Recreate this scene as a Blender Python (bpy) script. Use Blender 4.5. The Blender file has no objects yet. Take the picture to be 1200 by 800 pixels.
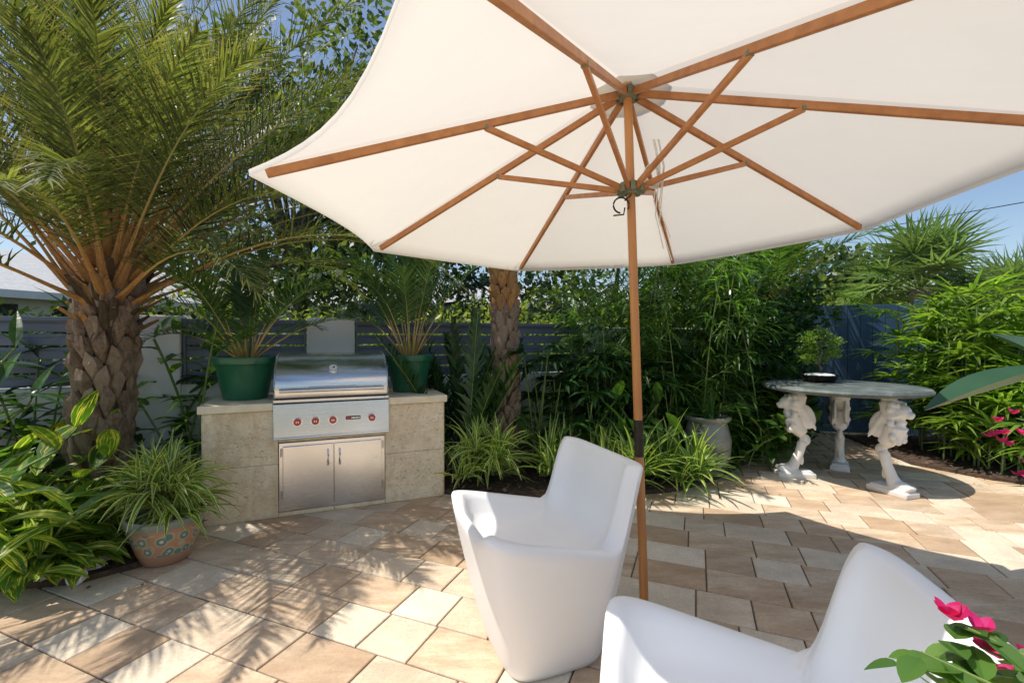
import bpy, math, random
import numpy as np
from mathutils import Vector, Matrix
from mathutils.geometry import tessellate_polygon
random.seed(7); rng=np.random.default_rng(7)
V=Vector; pi=math.pi
def U(a,b): return random.uniform(a,b)

# ------------------------------------------------------------------ mesh builder
class MB:
    def __init__(s): s.v=[];s.f=[];s.uv=[];s.m=[]
    def vert(s,p,uv=(0.5,0.5,0.5)):
        s.v.append((p[0],p[1],p[2])); s.uv.append(uv); return len(s.v)-1
    def face(s,idx,mi=0): s.f.append(tuple(idx)); s.m.append(mi)
    def box(s,lo,hi,mi=0,M=None):
        c=[(lo[0],lo[1],lo[2]),(hi[0],lo[1],lo[2]),(hi[0],hi[1],lo[2]),(lo[0],hi[1],lo[2]),
           (lo[0],lo[1],hi[2]),(hi[0],lo[1],hi[2]),(hi[0],hi[1],hi[2]),(lo[0],hi[1],hi[2])]
        r=random.random(); i=len(s.v)
        for p in c:
            p=V(p)
            if M: p=M@p
            s.vert(p,(.5,.5,r))
        for q in ((0,3,2,1),(4,5,6,7),(0,1,5,4),(1,2,6,5),(2,3,7,6),(3,0,4,7)): s.face([i+k for k in q],mi)
    def tube(s,path,rad,n=6,mi=0,caps=True,flat=1.0):
        path=[V(p) for p in path]; rings=[]; r0=random.random()
        L=len(path)
        for k,p in enumerate(path):
            t=(path[min(k+1,L-1)]-path[max(k-1,0)]).normalized()
            a=t.cross(V((0,0,1)))
            if a.length<.05: a=t.cross(V((0,1,0)))
            a.normalize(); b=a.cross(t).normalized()
            r=rad[k] if isinstance(rad,(list,tuple)) else rad
            ring=[]
            for j in range(n):
                an=2*pi*j/n
                ring.append(s.vert(p+a*(math.cos(an)*r)+b*(math.sin(an)*r*flat),(j/n,k/(L-1),r0)))
            rings.append(ring)
        for k in range(L-1):
            for j in range(n):
                s.face((rings[k][j],rings[k][(j+1)%n],rings[k+1][(j+1)%n],rings[k+1][j]),mi)
        if caps:
            s.face(rings[0][::-1],mi); s.face(rings[-1],mi)
    def lathe(s,prof,c=(0,0,0),n=32,mi=0,close=False):
        rings=[]; zm=max(z for r,z in prof) or 1
        for k,(r,z) in enumerate(prof):
            rings.append([s.vert((c[0]+r*math.cos(2*pi*j/n),c[1]+r*math.sin(2*pi*j/n),c[2]+z),(abs(1-2*j/n),z/zm,.5)) for j in range(n)])
        for k in range(len(prof)-1):
            for j in range(n): s.face((rings[k][j],rings[k][(j+1)%n],rings[k+1][(j+1)%n],rings[k+1][j]),mi)
        if close:
            s.face(rings[0][::-1],mi); s.face(rings[-1],mi)
    def ell(s,c,r,n=12,m=8,mi=0,M=None):
        rings=[]
        for k in range(1,m):
            a=pi*k/m; ring=[]
            for j in range(n):
                b=2*pi*j/n
                p=V((r[0]*math.sin(a)*math.cos(b),r[1]*math.sin(a)*math.sin(b),-r[2]*math.cos(a)))
                if M: p=M@p
                ring.append(s.vert(p+V(c)))
            rings.append(ring)
        p0=V((0,0,-r[2]));p1=V((0,0,r[2]))
        if M: p0=M@p0;p1=M@p1
        b=s.vert(p0+V(c));t=s.vert(p1+V(c))
        for j in range(n):
            s.face((b,rings[0][(j+1)%n],rings[0][j]),mi); s.face((t,rings[-1][j],rings[-1][(j+1)%n]),mi)
            for k in range(m-2): s.face((rings[k][j],rings[k][(j+1)%n],rings[k+1][(j+1)%n],rings[k+1][j]),mi)
    def np_add(s,verts,faces,uv,mi=0):
        o=len(s.v); s.v.extend(map(tuple,verts.tolist())); s.uv.extend(map(tuple,uv.tolist()))
        s.f.extend(map(tuple,(faces+o).tolist())); s.m.extend([mi]*len(faces))

PROF={'lance':lambda t: max(.03,math.sin(pi*min(1,t**.75))) ,
      'strap':lambda t: (.55+.45*min(1,t*4))*max(.04,(1-t)**.55),
      'broad':lambda t: max(.05,math.sin(pi*t**.85)**.8) if 0<t<1 else .05,
      'thin':lambda t: .8 if t<.1 else max(.05,1-t*.95)}
def leaf(mb,p,d,L,W,n=3,droop=.5,fold=.25,prof='lance',mi=0,up=None,flat=False):
    p=V(p);d=V(d).normalized(); up=V(up) if up else V((0,0,1)); r=random.random(); pf=PROF[prof]
    prev=None; st=L/n
    side=d.cross(up)
    if side.length<.05: side=d.cross(V((U(-1,1),U(-1,1),.1)))
    side.normalize()
    for k in range(n+1):
        t=k/n; w=W*.5*pf(t); nn=side.cross(d).normalized()
        if flat:
            cur=(mb.vert(p-side*w,(0,t,r)),mb.vert(p+side*w,(1,t,r)))
            if prev: mb.face((prev[0],prev[1],cur[1],cur[0]),mi)
        else:
            c=p-nn*(w*fold)
            cur=(mb.vert(p-side*w+nn*w*fold,(0,t,r)),mb.vert(c,(.5,t,r)),mb.vert(p+side*w+nn*w*fold,(1,t,r)))
            if prev:
                mb.face((prev[0],prev[1],cur[1],cur[0]),mi); mb.face((prev[1],prev[2],cur[2],cur[1]),mi)
        prev=cur
        p=p+d*st; d=(d+V((0,0,-droop/n))).normalized()
        side=(side-d*side.dot(d)).normalized()
def azel(az,el): return V((math.cos(az)*math.cos(el),math.sin(az)*math.cos(el),math.sin(el)))
def frond(mb,p,az,el,L,droop,nl,lL,lW,t0=.2,vup=.25,ld=.5,r0=.018,mr=0,ml=1,A0=60,A1=25,twist=0,n2=2,shape='date'):
    n=12; d=azel(az,el); P=[V(p)]; D=[d.copy()]
    for k in range(n):
        P.append(P[-1]+d*(L/n)); d=(d+V((0,0,-droop*(.4+1.2*k/n)/n))+V((U(-.01,.01),U(-.01,.01),0))*1).normalized(); D.append(d.copy())
    mb.tube(P,[max(.0025,r0*(1-.9*(k/n)**.7)) for k in range(n+1)],4,mr,caps=False)
    for i in range(nl):
        t=t0+(1-t0)*(i+.5)/nl; x=t*n; k=min(n-1,int(x)); q=P[k].lerp(P[k+1],x-k); T=D[k].lerp(D[min(k+1,n)],x-k).normalized()
        S=T.cross(V((0,0,1)))
        if S.length<.1: S=V((-math.sin(az),math.cos(az),0))
        S.normalize(); Up=S.cross(T)
        s=(t-t0)/(1-t0)
        ll=lL*((.55+.45*math.sin(pi*min(1,s*1.1+.08))) if shape=='date' else math.sin(pi*(.12+.8*s))**.7)
        if s>.85: ll*=.75
        A=math.radians(A0+(A1-A0)*s)
        for sg in (-1,1):
            a=A+U(-.2,.2)
            dd=T*math.cos(a)+S*(sg*math.sin(a))+Up*(vup+U(-.2,.2))
            leaf(mb,q,dd,ll*U(.8,1.12),lW,n2,ld*U(.4,1.6),.2,'thin',ml,up=Up,flat=True)
def fan(mb,p,d,R,nseg,W,spread=200,droop=.5,mi=1,up=V((0,0,1))):
    d=V(d).normalized(); S=d.cross(up)
    if S.length<.1:S=V((1,0,0))
    S.normalize(); N=S.cross(d).normalized()
    for i in range(nseg):
        a=math.radians(-spread/2+spread*(i+.5)/nseg)
        dd=d*math.cos(a)+S*math.sin(a)+N*(.12*(1 if i%2 else -1))
        leaf(mb,p,dd,R*(1-.15*abs(a)/2)*U(.9,1.08),W,3,droop*U(.6,1.4),.25,'strap',mi,up=N)
def rosette(mb,p,n,L,W,el=(20,85),droop=1.2,prof='strap',mi=0,nn=5,fold=.3,spread=.04):
    for i in range(n):
        az=U(0,2*pi); e=math.radians(U(*el))
        leaf(mb,V(p)+V((U(-spread,spread),U(-spread,spread),0)),azel(az,e),L*U(.7,1.15),W*U(.8,1.15),nn,droop*U(.6,1.3),fold,prof,mi)
def stalk(mb,p,az,el,H,nl,L,W,mi_s=0,mi_l=1,droop=.5,ld=.9,prof='broad',t0=.25,r=.008,nn=4):
    d=azel(az,el);P=[V(p)];n=6
    for k in range(n): P.append(P[-1]+d*(H/n)); d=(d+azel(az,0)*(droop/n)+V((0,0,-droop*.3/n))).normalized()
    mb.tube(P,r,4,mi_s,caps=False)
    for i in range(nl):
        t=t0+(1-t0)*i/(nl-1); x=t*n; k=min(n-1,int(x)); q=P[k].lerp(P[k+1],x-k)
        a=az+(pi/2 if i%2 else -pi/2)+U(-.6,.6)
        e=U(.1,.7) if i<nl-1 else 1.0
        leaf(mb,q,azel(a,e),L*U(.75,1.1),W*U(.85,1.1),nn,ld*U(.6,1.3),.18,prof,mi_l)
def cloud(mb,blobs,n,size,mi=0,aspect=.4,shell=.55):
    tot=sum(b[3]*b[4]+b[4]*b[5]+b[3]*b[5] for b in blobs)
    for b in blobs:
        k=int(n*(b[3]*b[4]+b[4]*b[5]+b[3]*b[5])/tot)
        dv=rng.normal(size=(k,3)); dv/=np.linalg.norm(dv,axis=1)[:,None]
        rr=shell+(1.08-shell)*rng.random(k)**.7
        lump=1+.22*np.sin(dv[:,0]*5+b[0])*np.sin(dv[:,1]*6+b[1])+.15*np.sin(dv[:,2]*9+b[2])
        c=np.array(b[:3])+dv*np.array(b[3:6])*(rr*lump)[:,None]
        d=rng.normal(size=(k,3))+dv*.8; d[:,2]-=.3; d/=np.linalg.norm(d,axis=1)[:,None]
        s=np.cross(d,rng.normal(size=(k,3))+np.array([0,0,1.5])); s/=np.linalg.norm(s,axis=1)[:,None]
        L=size*(.6+.8*rng.random(k))[:,None]; W=L*aspect
        v=np.stack([c,c+d*L*.5+s*W*.5,c+d*L,c+d*L*.5-s*W*.5],1).reshape(-1,3)
        f=np.arange(4*k).reshape(-1,4); r=rng.random(k)
        uv=np.stack([np.tile([.5,1,.5,0],(k,1)),np.tile([0,.5,1,.5],(k,1)),np.repeat(r[:,None],4,1)],2).reshape(-1,3)
        mb.np_add(v,f,uv,mi)

def mk(name,mb,mats,parent=None,smooth=False,bevel=0,loc=None,rotz=0,angle=None):
    me=bpy.data.meshes.new(name); me.from_pydata(mb.v,[],mb.f)
    for m in mats: me.materials.append(m)
    me.polygons.foreach_set('material_index',mb.m)
    a=me.attributes.new('luv','FLOAT_VECTOR','POINT'); a.data.foreach_set('vector',np.array(mb.uv,dtype=np.float32).ravel())
    if smooth: me.polygons.foreach_set('use_smooth',[True]*len(me.polygons))
    me.update(); o=bpy.data.objects.new(name,me); bpy.context.scene.collection.objects.link(o)
    if parent: o.parent=parent
    if loc: o.location=loc
    if rotz: o.rotation_euler=(0,0,rotz)
    if bevel:
        b=o.modifiers.new('b','BEVEL'); b.width=bevel; b.segments=2; b.limit_method='ANGLE'
    if angle:
        me.set_sharp_from_angle(angle=math.radians(angle))
    return o
def empty(name,loc=(0,0,0),rotz=0):
    e=bpy.data.objects.new(name,None); e.location=loc; e.rotation_euler=(0,0,rotz); bpy.context.scene.collection.objects.link(e); return e

# ------------------------------------------------------------------ materials
class NT:
    def __init__(s,name):
        s.mat=bpy.data.materials.new(name); s.mat.use_nodes=True; s.t=s.mat.node_tree; s.t.nodes.clear()
        s.out=s.n('ShaderNodeOutputMaterial')
    def n(s,t,**k):
        x=s.t.nodes.new(t)
        for a,b in k.items(): setattr(x,a,b)
        return x
    def l(s,a,b): s.t.links.new(a,b)
    def mix(s,f,a,b,mode='MIX'):
        m=s.n('ShaderNodeMix',data_type='RGBA',blend_type=mode)
        for i,x in ((0,f),(6,a),(7,b)):
            if hasattr(x,'is_output'): s.l(x,m.inputs[i])
            elif i==0: m.inputs[0].default_value=x
            else: m.inputs[i].default_value=(*x,1)
        return m.outputs[2]
    def ramp(s,f,stops):
        r=s.n('ShaderNodeValToRGB'); e=r.color_ramp.elements
        while len(e)<len(stops): e.new(.5)
        for q,(p,c) in zip(e,stops): q.position=p; q.color=(c,c,c,1) if isinstance(c,(int,float)) else (*c,1)
        s.l(f,r.inputs[0]); return r.outputs[0]
    def math(s,op,a,b=0.0):
        m=s.n('ShaderNodeMath',operation=op)
        for i,x in enumerate((a,b)):
            if hasattr(x,'is_output'): s.l(x,m.inputs[i])
            else: m.inputs[i].default_value=x
        return m.outputs[0]
    def noise(s,scale,vec=None,detail=4,rough=.6,out='Fac'):
        x=s.n('ShaderNodeTexNoise'); x.inputs['Scale'].default_value=scale; x.inputs['Detail'].default_value=detail; x.inputs['Roughness'].default_value=rough
        if vec is not None: s.l(vec,x.inputs['Vector'])
        return x.outputs[out]
    def coord(s,scale=None,obj=True):
        c=s.n('ShaderNodeTexCoord'); o=c.outputs['Object']
        if scale:
            m=s.n('ShaderNodeMapping'); m.inputs['Scale'].default_value=scale; s.l(o,m.inputs['Vector']); return m.outputs[0]
        return o
    def luv(s):
        a=s.n('ShaderNodeAttribute',attribute_name='luv'); x=s.n('ShaderNodeSeparateXYZ'); s.l(a.outputs['Vector'],x.inputs[0]); return x.outputs
    def bsdf(s,col,rough=.5,metal=0,bump=None,bs=.3,bd=.01,transl=0,spec=.5,tcol=None,coat=0):
        b=s.n('ShaderNodeBsdfPrincipled')
        for nm,x in (('Base Color',col),('Roughness',rough),('Metallic',metal)):
            if hasattr(x,'is_output'): s.l(x,b.inputs[nm])
            elif nm=='Base Color': b.inputs[nm].default_value=(*x,1)
            else: b.inputs[nm].default_value=x
        b.inputs['Specular IOR Level'].default_value=spec; b.inputs['Coat Weight'].default_value=coat
        if bump is not None:
            u=s.n('ShaderNodeBump'); u.inputs['Strength'].default_value=bs; u.inputs['Distance'].default_value=bd
            s.l(bump,u.inputs['Height']); s.l(u.outputs[0],b.inputs['Normal'])
        o=b.outputs[0]
        if transl:
            t=s.n('ShaderNodeBsdfTranslucent'); c=tcol if tcol is not None else col
            if hasattr(c,'is_output'): s.l(c,t.inputs[0])
            else: t.inputs[0].default_value=(*c,1)
            m=s.n('ShaderNodeMixShader'); m.inputs[0].default_value=transl; s.l(o,m.inputs[1]); s.l(t.outputs[0],m.inputs[2]); o=m.outputs[0]
        s.l(o,s.out.inputs[0]); return s.mat
def leafmat(name,dark,light,stripe=None,mode='edge',transl=.35,rough=.42,tip=None,amt=.5):
    N=NT(name); u=N.luv()
    c=N.mix(u[2],dark,light)
    big=N.ramp(N.noise(1.6,N.coord(),2),[(.35,.7),(.65,1.25)])
    if stripe:
        if mode=='edge': f=N.ramp(N.math('ABSOLUTE',N.math('SUBTRACT',u[0],.5)),[(.26,0),(.36,1)])
        elif mode=='center': f=N.ramp(N.math('ABSOLUTE',N.math('SUBTRACT',u[0],.5)),[(.1,1),(.2,0)])
        else:
            cx=N.n('ShaderNodeCombineXYZ'); N.l(N.math('MULTIPLY',u[0],7),cx.inputs[0]); N.l(N.math('MULTIPLY',u[1],1.3),cx.inputs[1]); N.l(N.math('MULTIPLY',u[2],60),cx.inputs[2])
            f=N.ramp(N.noise(1.4,cx.outputs[0],2),[(amt-.03,0),(amt+.05,1)])
        c=N.mix(f,c,stripe)
    if tip: c=N.mix(N.ramp(u[1],[(.7,0),(1,1)]),c,tip)
    c=N.mix(1.0,c,big,'MULTIPLY')
    tc=N.mix(1.0,c,(2.0,2.0,.8),'MULTIPLY')
    return N.bsdf(c,rough,transl=transl,tcol=tc,spec=.5)
def simple(name,c1,c2,scale=8,rough=.6,bs=.3,bd=.01,metal=0,stretch=None,detail=5,spec=.5,coat=0):
    N=NT(name); co=N.coord(stretch); f=N.noise(scale,co,detail)
    return N.bsdf(N.mix(N.ramp(f,[(.3,0),(.7,1)]),c1,c2),rough,metal,bump=f,bs=bs,bd=bd,spec=spec,coat=coat)

M_wood=simple('oiled_teak',(.54,.25,.072),(.38,.15,.042),14,.38,.15,.002,stretch=(1,1,.15),coat=.2)
M_rib=simple('oiled_teak_rib',(.50,.22,.075),(.34,.135,.042),20,.45,.1,.002)
M_metal_g=simple('painted_hub',(.13,.15,.10),(.18,.20,.14),20,.4)
M_dark=simple('dark_metal',(.02,.02,.02),(.05,.04,.03),20,.35,metal=.8)
M_cord=simple('cord',(.75,.74,.70),(.6,.6,.56),60,.8)
def canvas():
    N=NT('umbrella_canvas'); co=N.coord(); u=N.luv()
    w=N.noise(3,co,3)
    c=N.mix(N.ramp(w,[(.35,0),(.65,1)]),(.81,.785,.73),(.77,.74,.68))
    return N.bsdf(c,.85,bump=N.noise(4,co,3),bs=.4,bd=.03,transl=.42,tcol=(.86,.82,.745),spec=.1)
M_canvas=canvas()
def steel():
    N=NT('brushed_stainless'); f=N.noise(60,N.coord((.05,1,6)),4); g=N.noise(3,N.coord(),3)
    r=N.math('ADD',N.math('MULTIPLY',f,.18),N.math('MULTIPLY',g,.15))
    return N.bsdf(N.mix(f,(.66,.68,.70),(.80,.81,.83)),N.math('ADD',r,.08),1.0,bump=f,bs=.03,bd=.002)
M_steel=steel()
M_red=simple('red_knob',(.50,.01,.012),(.4,.008,.01),10,.25,0,coat=.6)
M_black=simple('black_gap',(.01,.01,.01),(.02,.02,.02),10,.6)
def chairmat():
    N=NT('white_polyethylene'); co=N.coord()
    return N.bsdf(N.mix(N.noise(4,co,3),(.84,.84,.84),(.88,.88,.88)),.42,bump=N.noise(180,co,2),bs=.06,bd=.002,spec=.35)
M_chair=chairmat()
def stone():
    N=NT('travertine_block'); co=N.coord(); u=N.luv()
    a=N.noise(2.2,co,8,.7); b=N.noise(14,co,7,.75); pits=N.ramp(N.noise(50,N.coord((1,1,1.8)),5,.75),[(.34,0),(.40,1)])
    st=N.ramp(N.noise(3.2,N.coord((1,1,.5)),7,.8),[(.46,0),(.60,1)])
    vein=N.ramp(N.noise(2.4,N.coord((1,1,2.6)),9,.8),[(.47,0),(.50,1),(.53,0)])
    c=N.mix(N.ramp(a,[(.38,0),(.62,1)]),(.95,.82,.56),(.82,.65,.40))
    c=N.mix(N.math('MULTIPLY',N.ramp(b,[(.4,0),(.65,1)]),.45),c,(.94,.87,.71))
    c=N.mix(N.math('MULTIPLY',st,.65),c,(.58,.40,.20)); c=N.mix(N.math('MULTIPLY',vein,.45),c,(.55,.38,.20)); c=N.mix(N.math('MULTIPLY',u[2],.3),c,(.86,.77,.60))
    c=N.mix(pits,(.50,.36,.19),c)
    h=N.math('ADD',N.math('MULTIPLY',pits,.5),b)
    return N.bsdf(c,.75,bump=h,bs=.8,bd=.009)
M_stone=stone()
M_slab=simple('stone_slab',(.90,.82,.62),(.72,.60,.40),9,.6,.3,.004)
def paver():
    N=NT('concrete_paver'); co=N.coord(); u=N.luv(); gi=u[2]
    base=N.ramp(gi,[(0,(.78,.63,.46)),(.2,(.67,.50,.34)),(.36,(.53,.37,.235)),(.5,(.74,.64,.50)),(.64,(.46,.305,.19)),(.76,(.64,.47,.315)),(.88,(.80,.71,.57)),(1,(.58,.42,.28))])
    cx=N.n('ShaderNodeCombineXYZ'); sp=N.n('ShaderNodeSeparateXYZ'); N.l(co,sp.inputs[0])
    N.l(N.math('MULTIPLY',sp.outputs[0],1.8),cx.inputs[0]); N.l(N.math('MULTIPLY',sp.outputs[1],7),cx.inputs[1]); N.l(N.math('MULTIPLY',gi,37),cx.inputs[2])
    st=N.ramp(N.noise(1.5,cx.outputs[0],6,.7),[(.40,0),(.60,1)])
    alt=N.mix(N.ramp(gi,[(.45,0),(.5,1)]),(.44,.29,.175),(.80,.68,.51))
    c=N.mix(N.math('MULTIPLY',st,.6),base,alt)
    sp1=N.noise(60,co,5,.85); c=N.mix(N.math('MULTIPLY',N.ramp(sp1,[(.46,0),(.70,1)]),.42),c,(.32,.21,.13))
    blot=N.ramp(N.noise(5,co,6,.7),[(.35,.86),(.65,1.06)]); c=N.mix(1.0,c,blot,'MULTIPLY')
    dirt=N.ramp(N.noise(.9,co,5),[(.4,1.05),(.7,.88)]); c=N.mix(1.0,c,dirt,'MULTIPLY')
    return N.bsdf(c,.75,bump=N.math('ADD',N.noise(90,co,4,.7),N.math('MULTIPLY',N.noise(9,co,3),.8)),bs=.45,bd=.004,spec=.4)
M_paver=paver()
M_joint=simple('joint_sand',(.13,.095,.07),(.20,.155,.115),40,.9)
M_mulch=simple('mulch',(.045,.028,.018),(.12,.075,.05),22,.95,.9,.03)
M_chip=leafmat('mulch_chip',(.06,.04,.025),(.26,.17,.11),transl=0,rough=.9)
M_grass=simple('lawn_soil',(.05,.07,.02),(.09,.08,.04),3,.95,.6,.03)
M_stucco=simple('white_stucco',(.90,.90,.88),(.82,.82,.80),3,.85,.25,.004,detail=8)
M_louver=simple('blue_grey_louver',(.13,.16,.225),(.17,.20,.27),4,.45,.05)
M_bluewall=simple('slate_blue_fence',(.03,.07,.13),(.045,.095,.165),4,.5,.05)
M_greenpot=simple('green_glazed_pot',(.01,.10,.05),(.02,.14,.07),5,.35,.05,coat=.3)
M_soil=simple('potting_soil',(.03,.02,.014),(.07,.05,.03),50,.95,.8,.01)
M_white=simple('cast_white_stone',(.84,.83,.80),(.68,.66,.61),6,.75,.5,.006,detail=7)
def marble():
    N=NT('green_grey_marble'); co=N.coord(); a=N.noise(5,co,9,.75); b=N.noise(22,co,6,.7)
    c=N.ramp(a,[(.3,(.03,.045,.04)),(.5,(.085,.105,.10)),(.62,(.20,.22,.20)),(.75,(.06,.08,.075))]); c=N.mix(N.math('MULTIPLY',b,.3),c,(.20,.22,.20))
    return N.bsdf(c,.6,bump=b,bs=.1,bd=.003)
M_marble=marble()
def talavera():
    N=NT('painted_terracotta'); u=N.luv()
    cx=N.n('ShaderNodeCombineXYZ'); N.l(N.math('MULTIPLY',u[0],9),cx.inputs[0]); N.l(N.math('MULTIPLY',u[1],5),cx.inputs[1])
    v=N.n('ShaderNodeTexVoronoi'); v.inputs['Scale'].default_value=1; N.l(cx.outputs[0],v.inputs['Vector'])
    pat=N.ramp(v.outputs['Distance'],[(.18,(.66,.56,.36)),(.24,(.07,.22,.22)),(.40,(.10,.24,.20)),(.46,(.55,.42,.26)),(.62,(.50,.26,.13))])
    band=N.ramp(u[1],[(.24,0),(.26,1),(.74,1),(.76,0)]); rim=N.ramp(u[1],[(.82,0),(.84,1)])
    c=N.mix(band,(.45,.24,.14),pat); c=N.mix(rim,c,(.22,.26,.22)); c=N.mix(N.math('MULTIPLY',N.ramp(N.noise(9,N.coord(),6),[(.4,0),(.7,1)]),.4),c,(.30,.22,.15))
    return N.bsdf(c,.35,bump=N.noise(20,N.coord(),4),bs=.2,bd=.004,coat=.4)
M_tala=talavera()
M_greypot=simple('grey_green_glazed_pot',(.16,.17,.15),(.26,.27,.24),9,.3,.15,.004,coat=.4)
def trunkm(name,a,b,c):
    N=NT(name); u=N.luv(); co=N.coord((1,1,.5)); f=N.noise(34,co,7,.75)
    col=N.mix(N.ramp(f,[(.38,0),(.62,1)]),a,b); col=N.mix(N.math('MULTIPLY',u[2],.6),col,c)
    return N.bsdf(col,.9,bump=f,bs=.9,bd=.02)
M_trunk=trunkm('palm_trunk_bark',(.13,.08,.05),(.33,.235,.16),(.46,.35,.25))
M_boot=trunkm('palm_boot_orange',(.40,.19,.055),(.56,.31,.11),(.30,.17,.08))
M_core=trunkm('palm_fibre',(.06,.04,.025),(.12,.08,.05),(.08,.055,.035))
M_bark=trunkm('tree_bark',(.10,.08,.06),(.18,.15,.12),(.14,.12,.10))
def rachis():
    N=NT('palm_rachis'); u=N.luv()
    c=N.ramp(u[1],[(0,(.58,.31,.09)),(.25,(.50,.36,.12)),(.6,(.28,.30,.09)),(1,(.16,.22,.06))])
    return N.bsdf(c,.5,transl=.1)
M_rachis=rachis()
M_stem=simple('green_stem',(.12,.19,.05),(.21,.28,.08),12,.5)
L_date=leafmat('date_palm_leaflet',(.035,.06,.02),(.19,.215,.065),transl=.34,tip=(.34,.28,.12))
L_areca=leafmat('areca_leaflet',(.035,.10,.025),(.12,.22,.05))
L_dark=leafmat('dark_leaf',(.014,.045,.015),(.05,.125,.03),transl=.3,rough=.3)
L_mid=leafmat('mid_leaf',(.035,.10,.02),(.12,.24,.04))
L_bamboo=leafmat('bamboo_leaf',(.03,.085,.018),(.14,.27,.05),transl=.44)
L_ginger=leafmat('shell_ginger_leaf',(.05,.14,.02),(.14,.27,.035),stripe=(.60,.58,.11),mode='noise',amt=.56,transl=.38)
L_spider=leafmat('spider_leaf',(.08,.19,.035),(.18,.31,.06),stripe=(.58,.60,.26),mode='edge',transl=.38)
L_spider2=leafmat('striped_leaf',(.06,.17,.035),(.15,.28,.06),stripe=(.60,.62,.22),mode='center',transl=.38)
L_lady=leafmat('lady_palm_leaf',(.07,.16,.022),(.25,.38,.06),transl=.44)
L_fan=leafmat('fan_palm_leaf',(.09,.16,.06),(.20,.29,.13),transl=.35)
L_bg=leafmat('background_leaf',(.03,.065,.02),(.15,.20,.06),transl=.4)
L_bgy=leafmat('yellow_green_hedge_leaf',(.07,.13,.022),(.30,.36,.07),transl=.42)  # bright yellow-green is the hedge foliage's own colour
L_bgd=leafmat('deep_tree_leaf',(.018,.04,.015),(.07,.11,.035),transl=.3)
L_big=leafmat('banana_leaf',(.02,.055,.03),(.03,.08,.04),transl=.15,rough=.35)
L_pink=leafmat('bougainvillea_bract',(.50,.012,.14),(.70,.03,.24),transl=.35,rough=.6)

# ------------------------------------------------------------------ camera, light, sky
H=1.35
cam=bpy.data.cameras.new('camera'); co=bpy.data.objects.new('camera',cam); bpy.context.scene.collection.objects.link(co)
co.location=(0,0,H); co.rotation_euler=(math.radians(90-.636),0,0); cam.sensor_width=36; cam.lens=16.05; cam.shift_y=.0029; cam.clip_end=1000; cam.clip_start=.02
bpy.context.scene.camera=co
S=V((-1.0,-.2,2.0)).normalized()
sl=bpy.data.lights.new('sun','SUN'); sl.energy=5.0; sl.angle=math.radians(.5); sl.color=(1,.945,.85)
so=bpy.data.objects.new('sun',sl); so.rotation_euler=S.to_track_quat('Z','Y').to_euler(); so.location=(-5,0,8); bpy.context.scene.collection.objects.link(so)
w=bpy.data.worlds.new('World'); bpy.context.scene.world=w; w.use_nodes=True; nt=w.node_tree
sk=nt.nodes.new('ShaderNodeTexSky'); sk.sky_type='NISHITA'; sk.sun_disc=False; sk.sun_elevation=math.asin(S.z); sk.sun_rotation=math.atan2(S.x,S.y); sk.dust_density=1.2; sk.air_density=1.0; sk.ozone_density=1.2
bg=nt.nodes['Background']; bg.inputs[1].default_value=.15; nt.links.new(sk.outputs[0],bg.inputs[0])
sc=bpy.context.scene; sc.view_settings.view_transform='Standard'; sc.view_settings.look='None'; sc.view_settings.exposure=0

# ------------------------------------------------------------------ ground + pavers + beds
CA=math.radians(22.4); d2=V((math.cos(CA),math.sin(CA),0)); n2=V((-math.sin(CA),math.cos(CA),0))
C0=V((-2.225,3.28,0)); W0=V((-2.61,4.2,0))
mb=MB()
for x,y in ((-300,-300),(300,-300),(300,300),(-300,300)): mb.vert((x,y,-.06))
mb.face((0,1,2,3)); mk('ground',mb,[M_grass])
mb=MB()
for x,y in ((-8,-5),(10,-5),(10,6.2),(4,7.2),(-8,3)): mb.vert((x,y,-.012))
mb.face((0,1,2,3,4)); mk('patio_base',mb,[M_joint])
mb=MB(); pa=math.radians(-22); e1=V((math.cos(pa),math.sin(pa),0)); e2=V((-math.sin(pa),math.cos(pa),0)); ps=.265; g=.003
for r in range(-30,40):
    x=-12+U(0,.25) if r%3==0 else -12.0
    while x<12:
        wd=ps if random.random()<.62 else ps*1.5
        c=e1*(x+wd/2)+e2*((r+.5)*ps); k=(V((c.x,c.y,0))-W0).dot(n2)
        if -7.5<c.x<9.5 and -4<c.y<8 and k<-.05:
            rr=random.random(); dz=U(-.0015,.0015); i=len(mb.v); b=.005
            for (ax,ay,z) in [(sx*(wd/2-g),sy*(ps/2-g),-.008) for sx,sy in ((-1,-1),(1,-1),(1,1),(-1,1))]+[(sx*(wd/2-g-b*.3),sy*(ps/2-g-b*.3),-.003) for sx,sy in ((-1,-1),(1,-1),(1,1),(-1,1))]+[(sx*(wd/2-g-b),sy*(ps/2-g-b),0) for sx,sy in ((-1,-1),(1,-1),(1,1),(-1,1))]:
                mb.vert(c+e1*ax+e2*ay+V((0,0,z+dz)),(.5,.5,rr))
            for a in (0,4):
                for j in range(4): mb.face((i+a+j,i+a+(j+1)%4,i+a+4+(j+1)%4,i+a+4+j))
            mb.face((i+8,i+9,i+10,i+11))
        x+=wd
mk('paver_patio',mb,[M_paver],rotz=0)
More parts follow.
